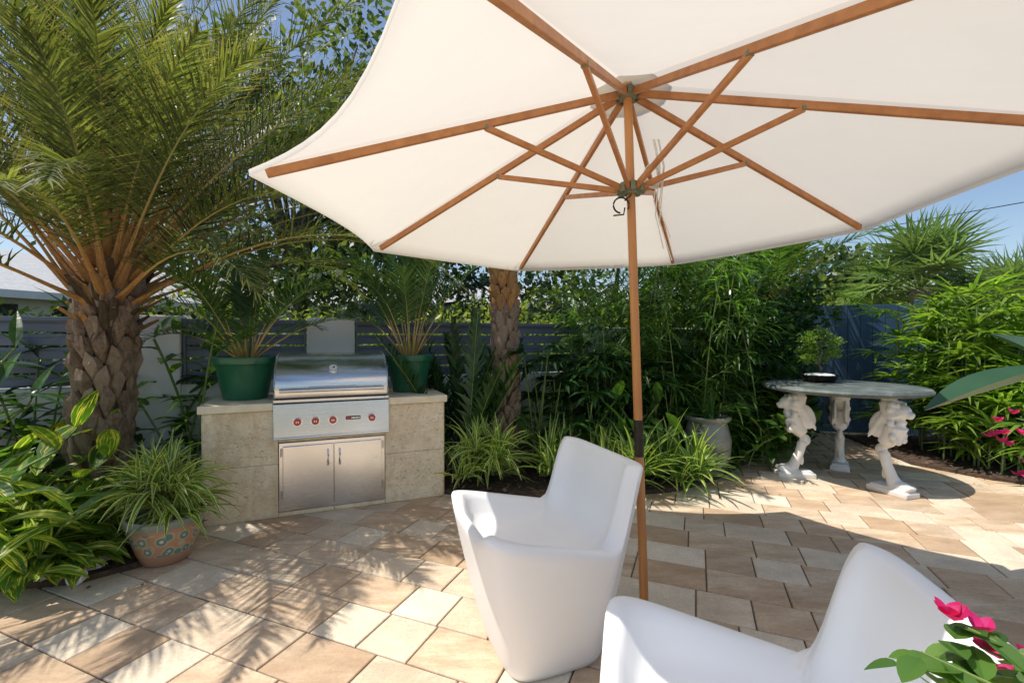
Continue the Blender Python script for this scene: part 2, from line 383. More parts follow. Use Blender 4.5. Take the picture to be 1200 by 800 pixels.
def bed(name,poly,chips=900):
    mb=MB(); top=[mb.vert((x,y,.035)) for x,y in poly]; bot=[mb.vert((x,y,-.02)) for x,y in poly]
    for t in tessellate_polygon([[V((x,y,0)) for x,y in poly]]):
        mb.face([top[k] for k in t])
    for k in range(len(poly)): mb.face((bot[k],bot[(k+1)%len(poly)],top[(k+1)%len(poly)],top[k]))
    def inside(x,y):
        c=False
        for k in range(len(poly)):
            (x1,y1),(x2,y2)=poly[k],poly[k-1]
            if (y1>y)!=(y2>y) and x<(x2-x1)*(y-y1)/(y2-y1)+x1: c=not c
        return c
    xs=[p[0] for p in poly]; ys=[p[1] for p in poly]; k=0
    while k<chips:
        x=U(max(min(xs),-5),min(max(xs),7)); y=U(max(min(ys),0),min(max(ys),7))
        if inside(x,y):
            leaf(mb,(x,y,.04+U(0,.015)),azel(U(0,6.28),U(-.2,.4)),U(.03,.09),U(.01,.03),2,.2,.1,'broad',1,flat=True); k+=1
            if k%12==0:
                leaf(mb,(x+U(-.3,.3),y-U(.1,.6),.006),azel(U(0,6.28),.05),U(.02,.06),U(.008,.02),2,.0,.1,'broad',1,flat=True)
    mk(name,mb,[M_mulch,M_chip])
bed('mulch_bed',[(-8,2.2),(-3.3,2.3),(-2.8,2.42),(-2.4,2.5),(-2.2,2.7),(-2.12,3.0),(-2.24,3.26),(-2.5,3.93),(-.86,4.62),(-.58,3.97),(-.3,3.86),(.3,3.8),(.9,3.9),(1.5,4.05),(2.0,4.4),(2.5,4.9),(3.1,5.4),(3.8,5.9),(4.1,6.4),(3.7,6.75),(-2.61,4.15),(-8,1.95+.1)],2600)
bed('mulch_bed',[(4.6,6.3),(4.45,5.6),(4.3,4.9),(4.6,4.35),(5.2,3.9),(6.4,3.5),(9.5,3.1),(9.5,6),(6,6.2)],900)

# ------------------------------------------------------------------ garden wall
we=empty('garden_wall',W0,CA)
mb=MB()
mb.box((-5.5,.0,-.05),(3.75,.15,.95)); mb.box((4.03,0,-.05),(6.6,.15,1.5)); mk('low_wall',mb,[M_stucco],we,bevel=.008)
mb=MB()
for a,b in ((-.80,-.36),(.66,1.10),(3.75,4.03),(-3.6,-3.2)): mb.box((a,-.03,-.05),(b,.2,1.56))
mk('pillars',mb,[M_stucco],we,bevel=.012)
mb=MB()
for a,b in ((-3.2,-.80),(-.36,.66),(1.10,3.75),(-5.5,-3.6)):
    for k in range(5):
        z=.965+k*.112; Mx=Matrix.Translation((0,.07,z+.05))@Matrix.Rotation(math.radians(-28),4,'X')
        mb.box((a+.02,-.05,-.009),(b-.02,.05,.009),0,Mx); mb.box((a+.02,.028,z),(b-.02,.04,z+.095))
    mb.box((a,.0,1.5),(b,.14,1.535))
    for x in (a+.012,b-.03,(a+b)/2): mb.box((x,-.005,.95),(x+.02,.14,1.50))
mk('louver_panels',mb,[M_louver],we,bevel=.003)
ge=empty('slate_blue_gate',(3.9,6.75,0),math.radians(-14))
mb=MB()
for k in range(40):
    mb.box((k*.155,0,.02),(k*.155+.148,.03,1.84 if k<11 else 1.4))
mb.box((-.1,.035,.3),(6.2,.08,.4)); mb.box((-.1,.035,1.2),(6.2,.08,1.3)); mb.box((-.14,-.03,0),(-.01,.1,1.95)); mb.box((1.72,-.035,0),(1.83,-.002,1.9))
mk('boards',mb,[M_bluewall],ge,bevel=.003)

# ------------------------------------------------------------------ counter + grill
ce=empty('stone_grill_counter',C0,CA)
mb=MB()
def tiles(mb,x0,x1,z0,z1,nx,nz,v=0,axis='front'):
    for i in range(nx):
        for j in range(nz):
            a=x0+(x1-x0)*i/nx+.0012; b=x0+(x1-x0)*(i+1)/nx-.0012; c=z0+(z1-z0)*j/nz+.0012; d=z0+(z1-z0)*(j+1)/nz-.0012
            if axis=='front': mb.box((a,v-.012,c),(b,v+.01,d))
            else: mb.box((v-.011,a,c),(v+.011,b,d))
mb.box((.012,.012,0),(.46,.70,.81),1); mb.box((1.29,.012,0),(1.748,.70,.81),1); mb.box((.46,.3,0),(1.29,.70,.58),1)
tiles(mb,0,.485,0,.81,1,2); tiles(mb,1.27,1.76,0,.81,1,2)
tiles(mb,.0,.70,0,.81,2,2,0,'side'); tiles(mb,.0,.70,0,.81,2,2,1.76,'side'); tiles(mb,.485,1.27,0,.035,2,1); tiles(mb,.485,1.27,.565,.60,2,1)
mb.box((.0,.69,0),(1.76,.712,.81))
mk('stone_body',mb,[M_stone,M_slab],ce,bevel=.003)
mb=MB(); mb.box((-.03,-.035,.812),(.452,.73,.872)); mb.box((1.298,-.035,.812),(1.79,.73,.872)); mb.box((.4535,.56,.812),(1.2965,.73,.872))
mk('counter_slab',mb,[M_slab],ce,bevel=.008)
gr=empty('built_in_gas_grill',C0,CA)
mb=MB(); prof=[(-.035,.905),(-.045,.93),(-.045,1.02),(-.02,1.075),(.03,1.13),(.10,1.18),(.19,1.215),(.30,1.232),(.42,1.235),(.50,1.21),(.52,1.15),(.52,.905)]
x0,x1=.462,1.288
A=[mb.vert((x0,v,z)) for v,z in prof]; B=[mb.vert((x1,v,z)) for v,z in prof]; n=len(prof)
for k in range(n-1): mb.face((A[k],B[k],B[k+1],A[k+1]))
mb.face(A[::1]); mb.face(B[::-1])
mk('hood',mb,[M_steel],gr,smooth=True,angle=28)
mb=MB()
for x in (x0-.006,x1-.006):
    P=[(x+.006,v,z+.004) for v,z in prof]; mb.tube(P,.006,6)
mb.box((.455,-.05,.873),(1.295,.55,.892)); mb.box((.47,-.03,.893),(1.28,.5,.903),1)
mb.tube([(.50,-.10,.965),(1.25,-.10,.965)],.014,16)
for x in (.53,1.22): mb.tube([(x,-.045,.965),(x,-.10,.965)],.010,10)
mb.tube([(.70,-.043,.985),(1.05,-.043,.985)],.004,6)
mk('handle_and_rim',mb,[M_steel,M_black],gr,smooth=True,angle=30)
mb=MB(); Mx=Matrix.Translation((0,-.045,.60))@Matrix.Rotation(math.radians(-4),4,'X')
mb.box((.452,-.02,0),(1.298,.06,.262),0,Mx); mb.box((.452,-.035,-.006),(1.298,.06,.012),0,Mx)
mk('control_panel',mb,[M_steel],gr,bevel=.006)
mb=MB()
for x in (.62,.745,.87,1.16):
    c=Mx@V((x,-.02,.125))
    for r,a,b,mi in ((.036,0,.008,1),(.027,.008,.038,0),(.010,.038,.042,1)):
        mb.tube([c+V((0,-a,0)),c+V((0,-b,0))],r,24,mi)
    mb.box((c.x-.004,c.y-.045,c.z-.025),(c.x+.004,c.y-.036,c.z+.025),0)
c=Mx@V((1.02,-.02,.13)); mb.box((c.x-.055,c.y-.004,c.z-.014),(c.x+.055,c.y,c.z+.014),2)
mb.box((c.x-.05,c.y-.006,c.z-.010),(c.x-.02,c.y-.004,c.z+.010),0)
for k in range(6): mb.box((c.x-.012+k*.0105,c.y-.006,c.z-.006),(c.x-.005+k*.0105,c.y-.004,c.z+.006),1)
mk('knobs',mb,[M_red,M_steel,M_black],gr)
mb=MB()
c=V((.875,.012,1.118)); nn=V((0,-.7,.72)); mb.tube([c-nn*.01,c+nn*.012],.036,28,0); mb.tube([c+nn*.0125,c+nn*.014],.029,28,1); mb.tube([c+nn*.0145,c+nn*.0165],.004,10,2)
mb.box((c.x-.001,c.y-.012,c.z+.008),(c.x+.012,c.y-.009,c.z+.02),2)
mk('thermometer',mb,[M_steel,M_white,M_black],gr)
mb=MB(); mb.box((.488,-.02,.04),(1.267,.04,.562)); mk('door_frame',mb,[M_steel],gr,bevel=.003)
mb=MB(); mb.box((.515,-.036,.07),(.8745,-.0215,.535)); mb.box((.8795,-.036,.07),(1.24,-.0215,.535)); mk('doors',mb,[M_steel],gr,bevel=.004)
mb=MB()
for x in (.835,.92):
    mb.tube([(x,-.036,.37),(x,-.06,.375),(x,-.068,.40),(x,-.068,.46),(x,-.06,.485),(x,-.036,.49)],.007,10)
    mb.tube([(x,-.0365,.43),(x,-.040,.43)],.018,16)
for z in (.14,.46):
    for x in (.505,1.252): mb.tube([(x,-.03,z),(x,-.03,z+.06)],.006,8)
mk('door_handles',mb,[M_steel],gr,smooth=True,angle=40)
mb=MB(); mb.box((.475,.02,.62),(1.275,.54,.87)); mk('firebox',mb,[M_black],gr)

def cl(u,v,z=0): return C0+d2*u+n2*v+V((0,0,z))
def potted(name,c,r,h,nfr,L,el,seed):
    random.seed(seed); e=empty(name,c)
    mb=MB(); pr=[(r*.66,0),(r*.68,.012),(r*.90,h*.80),(r*.92,h*.82),(r,h*.83),(r*1.02,h*.86),(r*1.02,h*.985),(r,h),(r*.93,h),(r*.90,h*.88),(r*.2,h*.87)]
    mb.lathe(pr,n=40); mk('pot',mb,[M_greenpot],e,smooth=True,angle=40)
    mb=MB(); mb.lathe([(r*.9,h*.88),(r*.5,h*.92),(.01,h*.93)],n=24); mk('soil',mb,[M_soil],e)
    mb=MB()
    for i in range(nfr):
        az=i*2.4+U(-.3,.3); p=V((math.cos(az)*.05,math.sin(az)*.05,h*.9))
        frond(mb,p,az,math.radians(U(*el)),L*U(.75,1.1),U(.9,1.7),24,.26,.021,t0=.38,vup=.3,ld=.5,r0=.009,mr=0,ml=1,shape='a',A0=62,A1=25)
    for i in range(6):
        a=U(0,6.28); mb.tube([(math.cos(a)*.05,math.sin(a)*.05,h*.88),(math.cos(a)*.06,math.sin(a)*.06,h+.12)],[.02,.010],6,0)
    mk('palm_foliage',mb,[M_rachis,L_areca],e)
potted('potted_palm',cl(.22,.36,.873),.235,.34,20,.95,(35,85),3)
potted('potted_palm',cl(1.54,.40,.873),.22,.34,20,1.12,(45,88),5)

# ------------------------------------------------------------------ palms
def palm(name,base,top,r0,r1,rings,per,boot,crown=None,orange=.8,seed=1):
    random.seed(seed); e=empty(name,(0,0,0)); base=V(base);top=V(top); H_=(top-base).length; ax=(top-base).normalized()
    mb=MB(); mb.tube([base+(top-base)*(k/10) for k in range(11)],[ (r0+(r1-r0)*k/10)*.86 for k in range(11)],20,0)
    for k in range(rings):
        t=k/(rings-1)
        for j in range(per):
            a=2*pi*(j+.5*(k%2))/per+U(-.10,.10)+k*.05; R=r0+(r1-r0)*t; c=base+ax*(H_*t+U(-.018,.018))
            o=V((math.cos(a),math.sin(a),0)); s=V((-math.sin(a),math.cos(a),0)); w=2*pi*R/per*.50*U(.75,1.05); h=H_/rings*boot*U(.7,1.2); th=R*.20*U(.4,1.6)
            mi=2 if t>orange else 1; r=random.random(); z=V((0,0,1)); sk_=U(-.25,.25)*w
            pts=[c+o*R*.84-s*w*.35-z*h*.45,c+o*R*.84+s*w*.35-z*h*.45,c+o*R*.86+s*w+z*h*.1,c+o*R*.86-s*w+z*h*.1,
                 c+o*(R+th*.25)-z*h*.3, c+o*(R+th)+s*w*.75+z*h*.22,c+o*(R+th*U(.7,1.2))-s*w*.75+z*h*.22,
                 c+o*(R+th*.75)+s*(w*.45+sk_)+z*h*U(.4,.75),c+o*(R+th*.75)-s*(w*.45-sk_)+z*h*U(.4,.75),c+o*R*.84+s*w*.5+z*h*.5,c+o*R*.84-s*w*.5+z*h*.5]
            i=len(mb.v)
            for p in pts: mb.vert(p,(.5,t,r))
            for f in ((0,1,4),(1,5,4),(0,4,6),(4,5,6),(1,2,5),(0,6,3),(5,7,8,6),(2,9,7,5),(3,6,8,10),(7,9,10,8)): mb.face([i+q for q in f],mi)
            if random.random()<.35:
                q=c+o*(R+th)+z*h*.3; leaf(mb,q,o+z*U(-.5,.8)+s*U(-.5,.5),U(.04,.10),.012,2,.6,.1,'thin',1,flat=True)
    mk('trunk',mb,[M_core,M_trunk,M_boot],e)
    if crown: crown(e,top)
    return e
def crown_left(e,top):
    mb=MB(); N=72
    for i in range(N+24):
        t=i/N; az=i*2.39996+U(-.15,.15); el=math.radians(20+66*min(t,1)**.9+U(-8,8)); L=U(2.2,2.8); dr=U(.9,1.7)*(1.15-.35*min(t,1))
        if i>=N: t=U(.2,.9); az=U(.15,1.9); el=math.radians(U(32,72)); L=U(2.5,3.0); dr=U(.7,1.3)
        if math.sin(az)<-.15:
            L*=.68
            if math.cos(az)>-.2: el-=math.radians(8*t)
        else: L*=1.12
        if math.cos(az)<-.35 and el<math.radians(48): el=math.radians(U(48,65)); dr*=.6
        o=azel(az,0); p=top+o*(.15*(1-t)+.03)+V((0,0,-.05+.42*t))
        dd=azel(az,el)
        mb.tube([p,p+dd*.22,p+dd*.5],[.034,.020,.013],6,2,flat=.6)
        frond(mb,p+dd*.30,az,el,L,dr,84,U(.34,.48),.0155,t0=.12,vup=.22,ld=.5,r0=.013,A0=58,A1=22)
    for i in range(46):
        az=U(0,6.28); o=azel(az,0); p=top+o*.14+V((0,0,U(-.28,.1))); dd=azel(az,U(.5,1.3)); mb.tube([p,p+dd*U(.10,.32)],[.04,.018],6,random.choice((2,2,3)),flat=.5)
    for i in range(160):
        az=U(0,6.28); o=azel(az,0); p=top+o*.15+V((0,0,U(-.3,.25))); leaf(mb,p,o+V((0,0,U(-.8,1))),U(.08,.25),.012,3,1.2,.1,'thin',3,flat=True)
    mk('fronds',mb,[M_rachis,L_date,M_boot,M_core],e)
def crown_c(e,top):
    mb=MB(); N=30
    for i in range(N):
        t=i/N; az=i*2.39996; el=math.radians(10+72*t); p=top+azel(az,0)*.1+V((0,0,.3*t)); dd=azel(az,el)
        L=U(1.0,1.25) if math.sin(az)<0.1 else U(1.5,1.9)
        mb.tube([p,p+dd*.3],[.04,.018],6,2,flat=.6)
        frond(mb,p+dd*.2,az,el,L,U(1.4,2.0),46,.3,.022,t0=.12,vup=.2,ld=.4,r0=.015)
    mk('fronds',mb,[M_rachis,L_date,M_boot],e)
palm('date_palm',(-3.10,3.4,-.03),(-3.02,3.42,1.66),.155,.175,14,9,2.0,crown_left,2,11)
palm('date_palm',(-.05,4.6,-.03),(-.10,4.75,3.1),.118,.128,30,7,1.9,crown_c,.52,12)

# ------------------------------------------------------------------ umbrella
A0=V((.5145,2.0527,2.4955)); ax=V((-.0267,.0333,1)).normalized(); xx=V((0,1,0)).cross(ax).normalized(); yy=ax.cross(xx)
R=1.5; drop=.549; th0=1.1125
ue=empty('patio_umbrella')
def rp(k,r,dz=0):
    a=th0+k*pi/4; return A0+(xx*math.cos(a)+yy*math.sin(a))*(R*r)-ax*(drop*r)+ax*dz
mb=MB(); NA=10;NR=14
for k in range(8):
    grid=[]
    for i in range(NR+1):
        r=.02+.98*i/NR; row=[]
        for j in range(NA+1):
            s=j/NA; p=rp(k,r).lerp(rp(k+1,r),s); bulge=4*s*(1-s)
            inward=(A0-p-ax*(A0-p).dot(ax)).normalized()
            p=p+inward*(bulge*.055*R*r**6) - ax*(bulge*.022*r)
            row.append(mb.vert(p,(s,r,.5)))
        grid.append(row)
    for i in range(NR):
        for j in range(NA): mb.face((grid[i][j],grid[i][j+1],grid[i+1][j+1],grid[i+1][j]))
    for j in range(NA):
        p0=V(mb.v[grid[NR][j]]);p1=V(mb.v[grid[NR][j+1]])
        h=[mb.vert(p0-ax*.022,(0,0,.5)),mb.vert(p1-ax*.022,(0,0,.5))]; mb.face((grid[NR][j],grid[NR][j+1],h[1],h[0]))
mk('canopy',mb,[M_canvas],ue,smooth=True)
mb=MB()
for k in range(8):
    a=[rp(k,.02,.03),rp(k,.12,.018),rp(k+1,.12,.018),rp(k+1,.02,.03)]; mb.face([mb.vert(p) for p in a])
mk('vent_cap',mb,[M_canvas],ue)
def bar(mb,p,q,w,h,mi=0):
    t=(q-p).normalized(); s=t.cross(ax).normalized(); u=s.cross(t).normalized(); i=len(mb.v)
    for c in (p,q):
        for a,b in ((-1,-1),(1,-1),(1,1),(-1,1)): mb.vert(c+s*(a*w/2)+u*(b*h/2),(.5,.5,random.random()))
    for f in ((0,3,2,1),(4,5,6,7),(0,1,5,4),(1,2,6,5),(2,3,7,6),(3,0,4,7)): mb.face([i+x for x in f],mi)
mb=MB(); hub=A0-ax*.48
for k in range(8):
    bar(mb,rp(k,.035,-.045),rp(k,.965,-.028),.020,.030)
    a=th0+k*pi/4; o=(xx*math.cos(a)+yy*math.sin(a)); s=o.cross(ax)
    q=rp(k,.4415,-.05)
    bar(mb,hub+o*.04,q,.018,.024)
    bar(mb,rp(k,.44,-.05)-s*.013,rp(k,.44,-.05)+s*.013,.014,.018,1)
mk('ribs_and_struts',mb,[M_rib,M_metal_g],ue,bevel=.003)
mb=MB(); bot=A0-ax*2.49
mb.tube([A0+ax*.03,A0-ax*1.50],.019,24,0); mb.tube([A0-ax*1.50,A0-ax*1.66],.0205,24,1); mb.tube([A0-ax*1.66,bot],.019,24,0)
mk('pole',mb,[M_wood,M_dark],ue,smooth=True,angle=40)
mb=MB()
for c,hh in ((hub,.05),(A0-ax*.055,.04)):
    mb.tube([c-ax*hh*.5,c-ax*hh*.2],[.030,.045],16,0); mb.tube([c-ax*hh*.2,c+ax*hh*.5],.045,16,0)
    for k in range(8):
        a=th0+(k+.5)*pi/4; o=(xx*math.cos(a)+yy*math.sin(a)); bar(mb,c+o*.03,c+o*.062,.022,hh*.8,0)
mb.lathe([(.012,0),(.03,.02),(.02,.06),(.008,.09)],c=tuple(A0+ax*.04),n=16)
mk('hubs',mb,[M_metal_g],ue,bevel=.002)
mb=MB(); q=hub-ax*.06+V((-.035,-.03,0))
mb.tube([q+V((-.016+.034*math.cos(a),0,-.02+.034*math.sin(a))) for a in np.linspace(-.5,4.6,16)],.004,6,0)
mb.tube([q+V((.0,0,0)),q+V((.03,.01,.03))],.003,6,0)
mb.tube([q+V((-.05,0,-.065)),q+V((-.005,0,-.06)),q+V((.0,0,-.03))],.0035,6,0)
mk('hook',mb,[M_dark],ue)
mb=MB(); c0=hub+V((.06,-.03,-.01)); random.seed(14)
for k in range(4):
    x=U(-.01,.03); mb.tube([A0-ax*.35+V((.10+x,-.03,.08)),c0+V((.06+x,0,.1)),c0+V((.04+x,0,-.05-.03*k)),c0+V((.075+x*2,0,-.16-.05*k))],.0026,5,0)
for k in range(3): mb.tube([c0+V((.02+.03*math.cos(a)+.01*k,.01*k,.06+.05*math.sin(a))) for a in np.linspace(0,6.28,14)],.0026,5,0)
mk('cord',mb,[M_cord],ue)
mb=MB(); mb.lathe([(.01,.045),(.15,.045),(.165,.035),(.17,.0)],c=(bot.x,bot.y,0),n=32); mb.lathe([(.024,.045),(.03,.045),(.03,.13),(.022,.13)],c=(bot.x,bot.y,0),n=20)
mk('base',mb,[M_slab],ue,smooth=True,angle=40)

# ------------------------------------------------------------------ chairs
def chair(loc,rot):
    mb=MB(); N=96
    def se(a,hx,hy,e=5.):
        c,s=math.cos(a),math.sin(a); return (hx*math.copysign(abs(c)**(2/e),c),hy*math.copysign(abs(s)**(2/e),s))
    def ss(x): x=max(0,min(1,x)); return x*x*(3-2*x)
    def rim(x,y):
        z=.625-.115*max(0,min(1,(x+.34)/.52))
        z+= (.835-.51)*ss((x-.17)/.13)
        fr=ss((-x-.20)/.12)*(1-ss((abs(y)-.15)/.13)); z-=.05*fr
        return z
    rings=[]
    def ring(hx,hy,zf,e=5.,ox=0):
        r=[]
        for j in range(N):
            x,y=se(2*pi*j/N,hx,hy,e); x+=ox; r.append(mb.vert((x,y,zf(x,y))))
        rings.append(r)
    ring(.19,.20,lambda x,y:.0,4.5); ring(.212,.222,lambda x,y:.006,4.5); ring(.222,.232,lambda x,y:.03,4.5)
    for t in (.15,.3,.45,.6,.75,.88,.95):
        hx=.222+(.347-.222)*t**.85; hy=.232+(.347-.232)*t**.85
        ring(hx,hy,lambda x,y,t=t,hx=hx:.03+(rim(x*.345/hx,y*.345/hx)-.05)*t,4.5+2.5*t)
    ring(.348,.348,lambda x,y:rim(x,y)-.012,7); ring(.345,.345,lambda x,y:rim(x,y)-.003,7); ring(.337,.337,lambda x,y:rim(x,y),7)
    ring(.312,.308,lambda x,y:rim(x*1.07,y*1.1),6,-.003); ring(.300,.296,lambda x,y:rim(x*1.12,y*1.14)-.010,6,-.005)
    ring(.285,.282,lambda x,y:.47+(rim(x*1.2,y*1.2)-.47)*.74,6,-.008)
    ring(.262,.262,lambda x,y:.465+(rim(x*1.3,y*1.3)-.47)*.40,6,-.012); ring(.235,.238,lambda x,y:.46+(rim(x*1.4,y*1.4)-.47)*.14,5,-.015)
    ring(.17,.18,lambda x,y:.455,4,-.015); ring(.08,.09,lambda x,y:.452,3,-.015)
    for k in range(len(rings)-1):
        for j in range(N): mb.face((rings[k][j],rings[k][(j+1)%N],rings[k+1][(j+1)%N],rings[k+1][j]))
    mb.face(rings[0][::-1]); mb.face(rings[-1])
    return mk('white_garden_armchair',mb,[M_chair],smooth=True,loc=loc,rotz=rot)
chair((.125,2.03,0),math.radians(21)); chair((.53,.92,0),math.radians(-14))

# ------------------------------------------------------------------ table with lion legs
te=empty('round_garden_table',(3.2,4.43,0))
mb=MB(); mb.lathe([(.02,.852),(.62,.852),(.645,.86),(.67,.868),(.675,.885),(.66,.905),(.64,.91),(.02,.91)],n=64,close=True); mk('marble_top',mb,[M_marble],te,smooth=True,angle=35)
for (x,y) in ((2.83,4.5),(3.33,4.03),(3.43,4.77)):
    a=math.atan2(y-4.43,x-3.2); mb=MB()
    mb.box((-.13,-.085,0),(.20,.085,.045)); mb.box((-.11,-.07,.045),(.17,.07,.065))
    mb.tube([(.07,0,.06),(.03,0,.14),(-.01,0,.24),(-.035,0,.34),(-.02,0,.43),(.03,0,.51),(.06,0,.59),(.055,0,.67),(.02,0,.75),(.0,0,.80),(.0,0,.852)],[.062,.046,.040,.044,.062,.078,.088,.088,.080,.072,.088],16)
    mb.ell((.10,0,.085),(.085,.062,.038))
    for t in (-.04,-.013,.013,.04): mb.ell((.17,t,.078),(.030,.0155,.024),8,6)
    mb.ell((.115,0,.725),(.062,.056,.064)); mb.ell((.168,0,.705),(.034,.032,.028)); mb.ell((.165,0,.682),(.028,.024,.014)); mb.ell((.193,0,.716),(.012,.014,.010),8,6)
    for s_ in (-1,1):
        mb.ell((.150,s_*.026,.745),(.014,.012,.010),8,6); mb.ell((.10,s_*.045,.785),(.016,.012,.022),8,6)
        for k in range(9):
            an=k/8*2.6-.6; mb.ell((.075-.02*math.cos(an),s_*(.062+.01*math.sin(k*2)),.76-.055*k*.7+.02),(.030,.026,.034),8,6)
        mb.ell((-.045,s_*.045,.60),(.085,.022,.13),10,8,M=Matrix.Rotation(math.radians(22),3,'Y'))
        for k in range(4): mb.ell((-.10+.028*k,s_*.062,.53+.045*k),(.020,.012,.075),8,6,M=Matrix.Rotation(math.radians(25),3,'Y'))
    for k in range(6): mb.ell((.105-.006*k,0,.63-.035*k),(.035,.045-.004*k,.03),8,6)
    mb.ell((-.06,0,.36),(.05,.03,.06)); mb.ell((-.03,0,.16),(.02,.02,.05))
    o=mk('lion_leg',mb,[M_white],te,loc=(x-3.2,y-4.43,0),rotz=a)
    rm=o.modifiers.new('r','REMESH'); rm.mode='VOXEL'; rm.voxel_size=.0075; rm.use_smooth_shade=True
    sm=o.modifiers.new('s','SMOOTH'); sm.factor=.5; sm.iterations=1
be=empty('bonsai',(3.18,4.72,.911))
mb=MB(); mb.lathe([(.12,0),(.135,.005),(.165,.06),(.175,.065),(.175,.075),(.16,.075),(.15,.06),(.01,.06)],n=28); mk('tray',mb,[M_dark],be,smooth=True,angle=40)
mb=MB(); mb.ell((0,0,.065),(.145,.145,.03),16,8); mk('gravel',mb,[M_white],be)
random.seed(4); mb=MB(); mb.tube([(0,0,.07),(.02,0,.14),(-.02,.01,.22),(.03,0,.30),(.0,0,.40),(.03,0,.5)],[.022,.018,.014,.011,.008,.004],8,0)
bl=[]
for (x,y,z) in ((-.11,0,.25),(.13,.02,.30),(-.08,.05,.36),(.10,-.04,.42),(.0,0,.5),(.03,.08,.24),(-.13,-.03,.45)):
    mb.tube([(0,0,z-.06),(x*.6,y*.6,z-.02),(x,y,z)],[.007,.005,.003],5,0); bl.append((x,y,z,.085,.08,.05))
cloud(mb,bl,1500,.03,1,.6,.3); mk('bonsai_tree',mb,[M_bark,L_lady],be)

# ------------------------------------------------------------------ plants
random.seed(21)
for (cx,cy,n,hh) in ((-2.78,2.72,19,.72),(-3.3,2.75,18,.9)):
    mb=MB()
    for i in range(n):
        stalk(mb,(cx+U(-.15,.15),cy+U(-.15,.15),0),U(0,6.28),math.radians(U(40,88)),hh*U(.6,1.1),7,.38,.12,0,1,.8,1.1,t0=.3,nn=6)
    for i in range(16): leaf(mb,(cx+U(-.1,.1),cy+U(-.1,.1),.08),azel(U(0,6.28),U(.3,.9)),U(.4,.55),.12,6,1.8,.18,'broad',1)
    mk('variegated_ginger',mb,[M_stem,L_ginger])
mb=MB()
for i in range(18): stalk(mb,(-2.5+U(-.14,.1),2.60+U(-.1,.15),0),U(2,5.5),math.radians(U(30,75)),U(.2,.4),5,.30,.10,0,1,.8,1.3,t0=.3,nn=6)
mk('variegated_ginger',mb,[M_stem,L_ginger])
pe=empty('potted_spider_plant',(-2.13,2.80,0.0))
mb=MB(); mb.lathe([(.11,0),(.125,.01),(.15,.07),(.175,.15),(.185,.20),(.188,.235),(.205,.24),(.21,.255),(.21,.28),(.195,.29),(.18,.28),(.17,.25),(.01,.25)],n=48); mk('pot',mb,[M_tala],pe,smooth=True,angle=40)
mb=MB()
for k in range(7):
    a=k*.9; rosette(mb,(.09*math.cos(a),.09*math.sin(a),.27+.03*k),30,.36,.030,(10,85),1.6,'lance',0,6,.3,.05)
rosette(mb,(0,0,.46),50,.36,.028,(5,88),1.7,'lance',0,6,.3,.10)
mk('leaves',mb,[L_spider],pe)
mb=MB()
for i in range(14): stalk(mb,(-3.0+U(-.3,.4),3.95+U(-.15,.15),0),U(-.8,3.8),math.radians(U(68,88)),U(1.2,1.7),11,.36,.085,0,1,.35,.9,t0=.25,r=.01)
mk('ginger_lily',mb,[M_stem,L_mid])
mb=MB()
for i in range(46): 
    p=(U(-5.6,-3.5),U(3.1,3.9),0); stalk(mb,p,U(0,6.28),math.radians(U(62,88)),U(.9,1.7),10,.42,.075,0,1,.4,1.0,r=.008,prof='lance')
mk('dark_shrub',mb,[M_stem,L_dark])
mb=MB()
for i in range(14): stalk(mb,(U(-3.7,-3.3),U(2.95,3.2),0),U(0,6.28),math.radians(U(55,85)),U(.5,.8),7,.36,.085,0,1,.5,1.0)
mk('dark_shrub',mb,[M_stem,L_mid])
mb=MB()
for i in range(24): frond(mb,(-.52+U(-.1,.1),4.42+U(-.1,.1),.05),U(0,6.28),math.radians(U(60,88)),U(1.1,1.65),U(.3,.7),26,.18,.055,t0=.15,vup=.4,ld=.3,r0=.01,A0=50,A1=30,mr=0,ml=1,shape='a')
mk('cardboard_cycad',mb,[M_stem,L_dark])
mb=MB()
for k in range(10): rosette(mb,(-.28+U(-.16,.16),4.12+U(-.12,.12),.05+U(0,.34)),28,.38,.034,(15,88),1.4,'lance',0,5,.3,.06)
mk('spider_plant',mb,[L_spider])
mb=MB()
for i in range(64):
    p=V((U(.15,1.7),U(4.5,5.1),.0)); h=U(.5,1.3); az=U(0,6.28); q=p+azel(az,0)*.15+V((0,0,h)); mb.tube([p,p.lerp(q,.6),q],.006,4,0,caps=False)
    for j in range(11):
        a=az+(j-5)*.28; leaf(mb,q,azel(a,U(-.1,.4)),U(.24,.36),.065,3,.9,.2,'lance',1)
mk('philodendron',mb,[M_stem,L_dark])
mb=MB()
for i in range(18): stalk(mb,(U(.2,1.5),U(4.35,4.6),0),U(0,6.28),math.radians(U(55,85)),U(.5,.9),7,.34,.11,0,1,.6,1.1,prof='broad')
mk('peace_lily',mb,[M_stem,L_mid])
mb=MB()
for k in range(24): rosette(mb,(U(.25,1.75),U(3.98,4.4),.05+U(0,.18)),17,.52,.048,(20,85),1.2,'strap',0,6,.25,.05)
mk('striped_spider_plant',mb,[L_spider2])
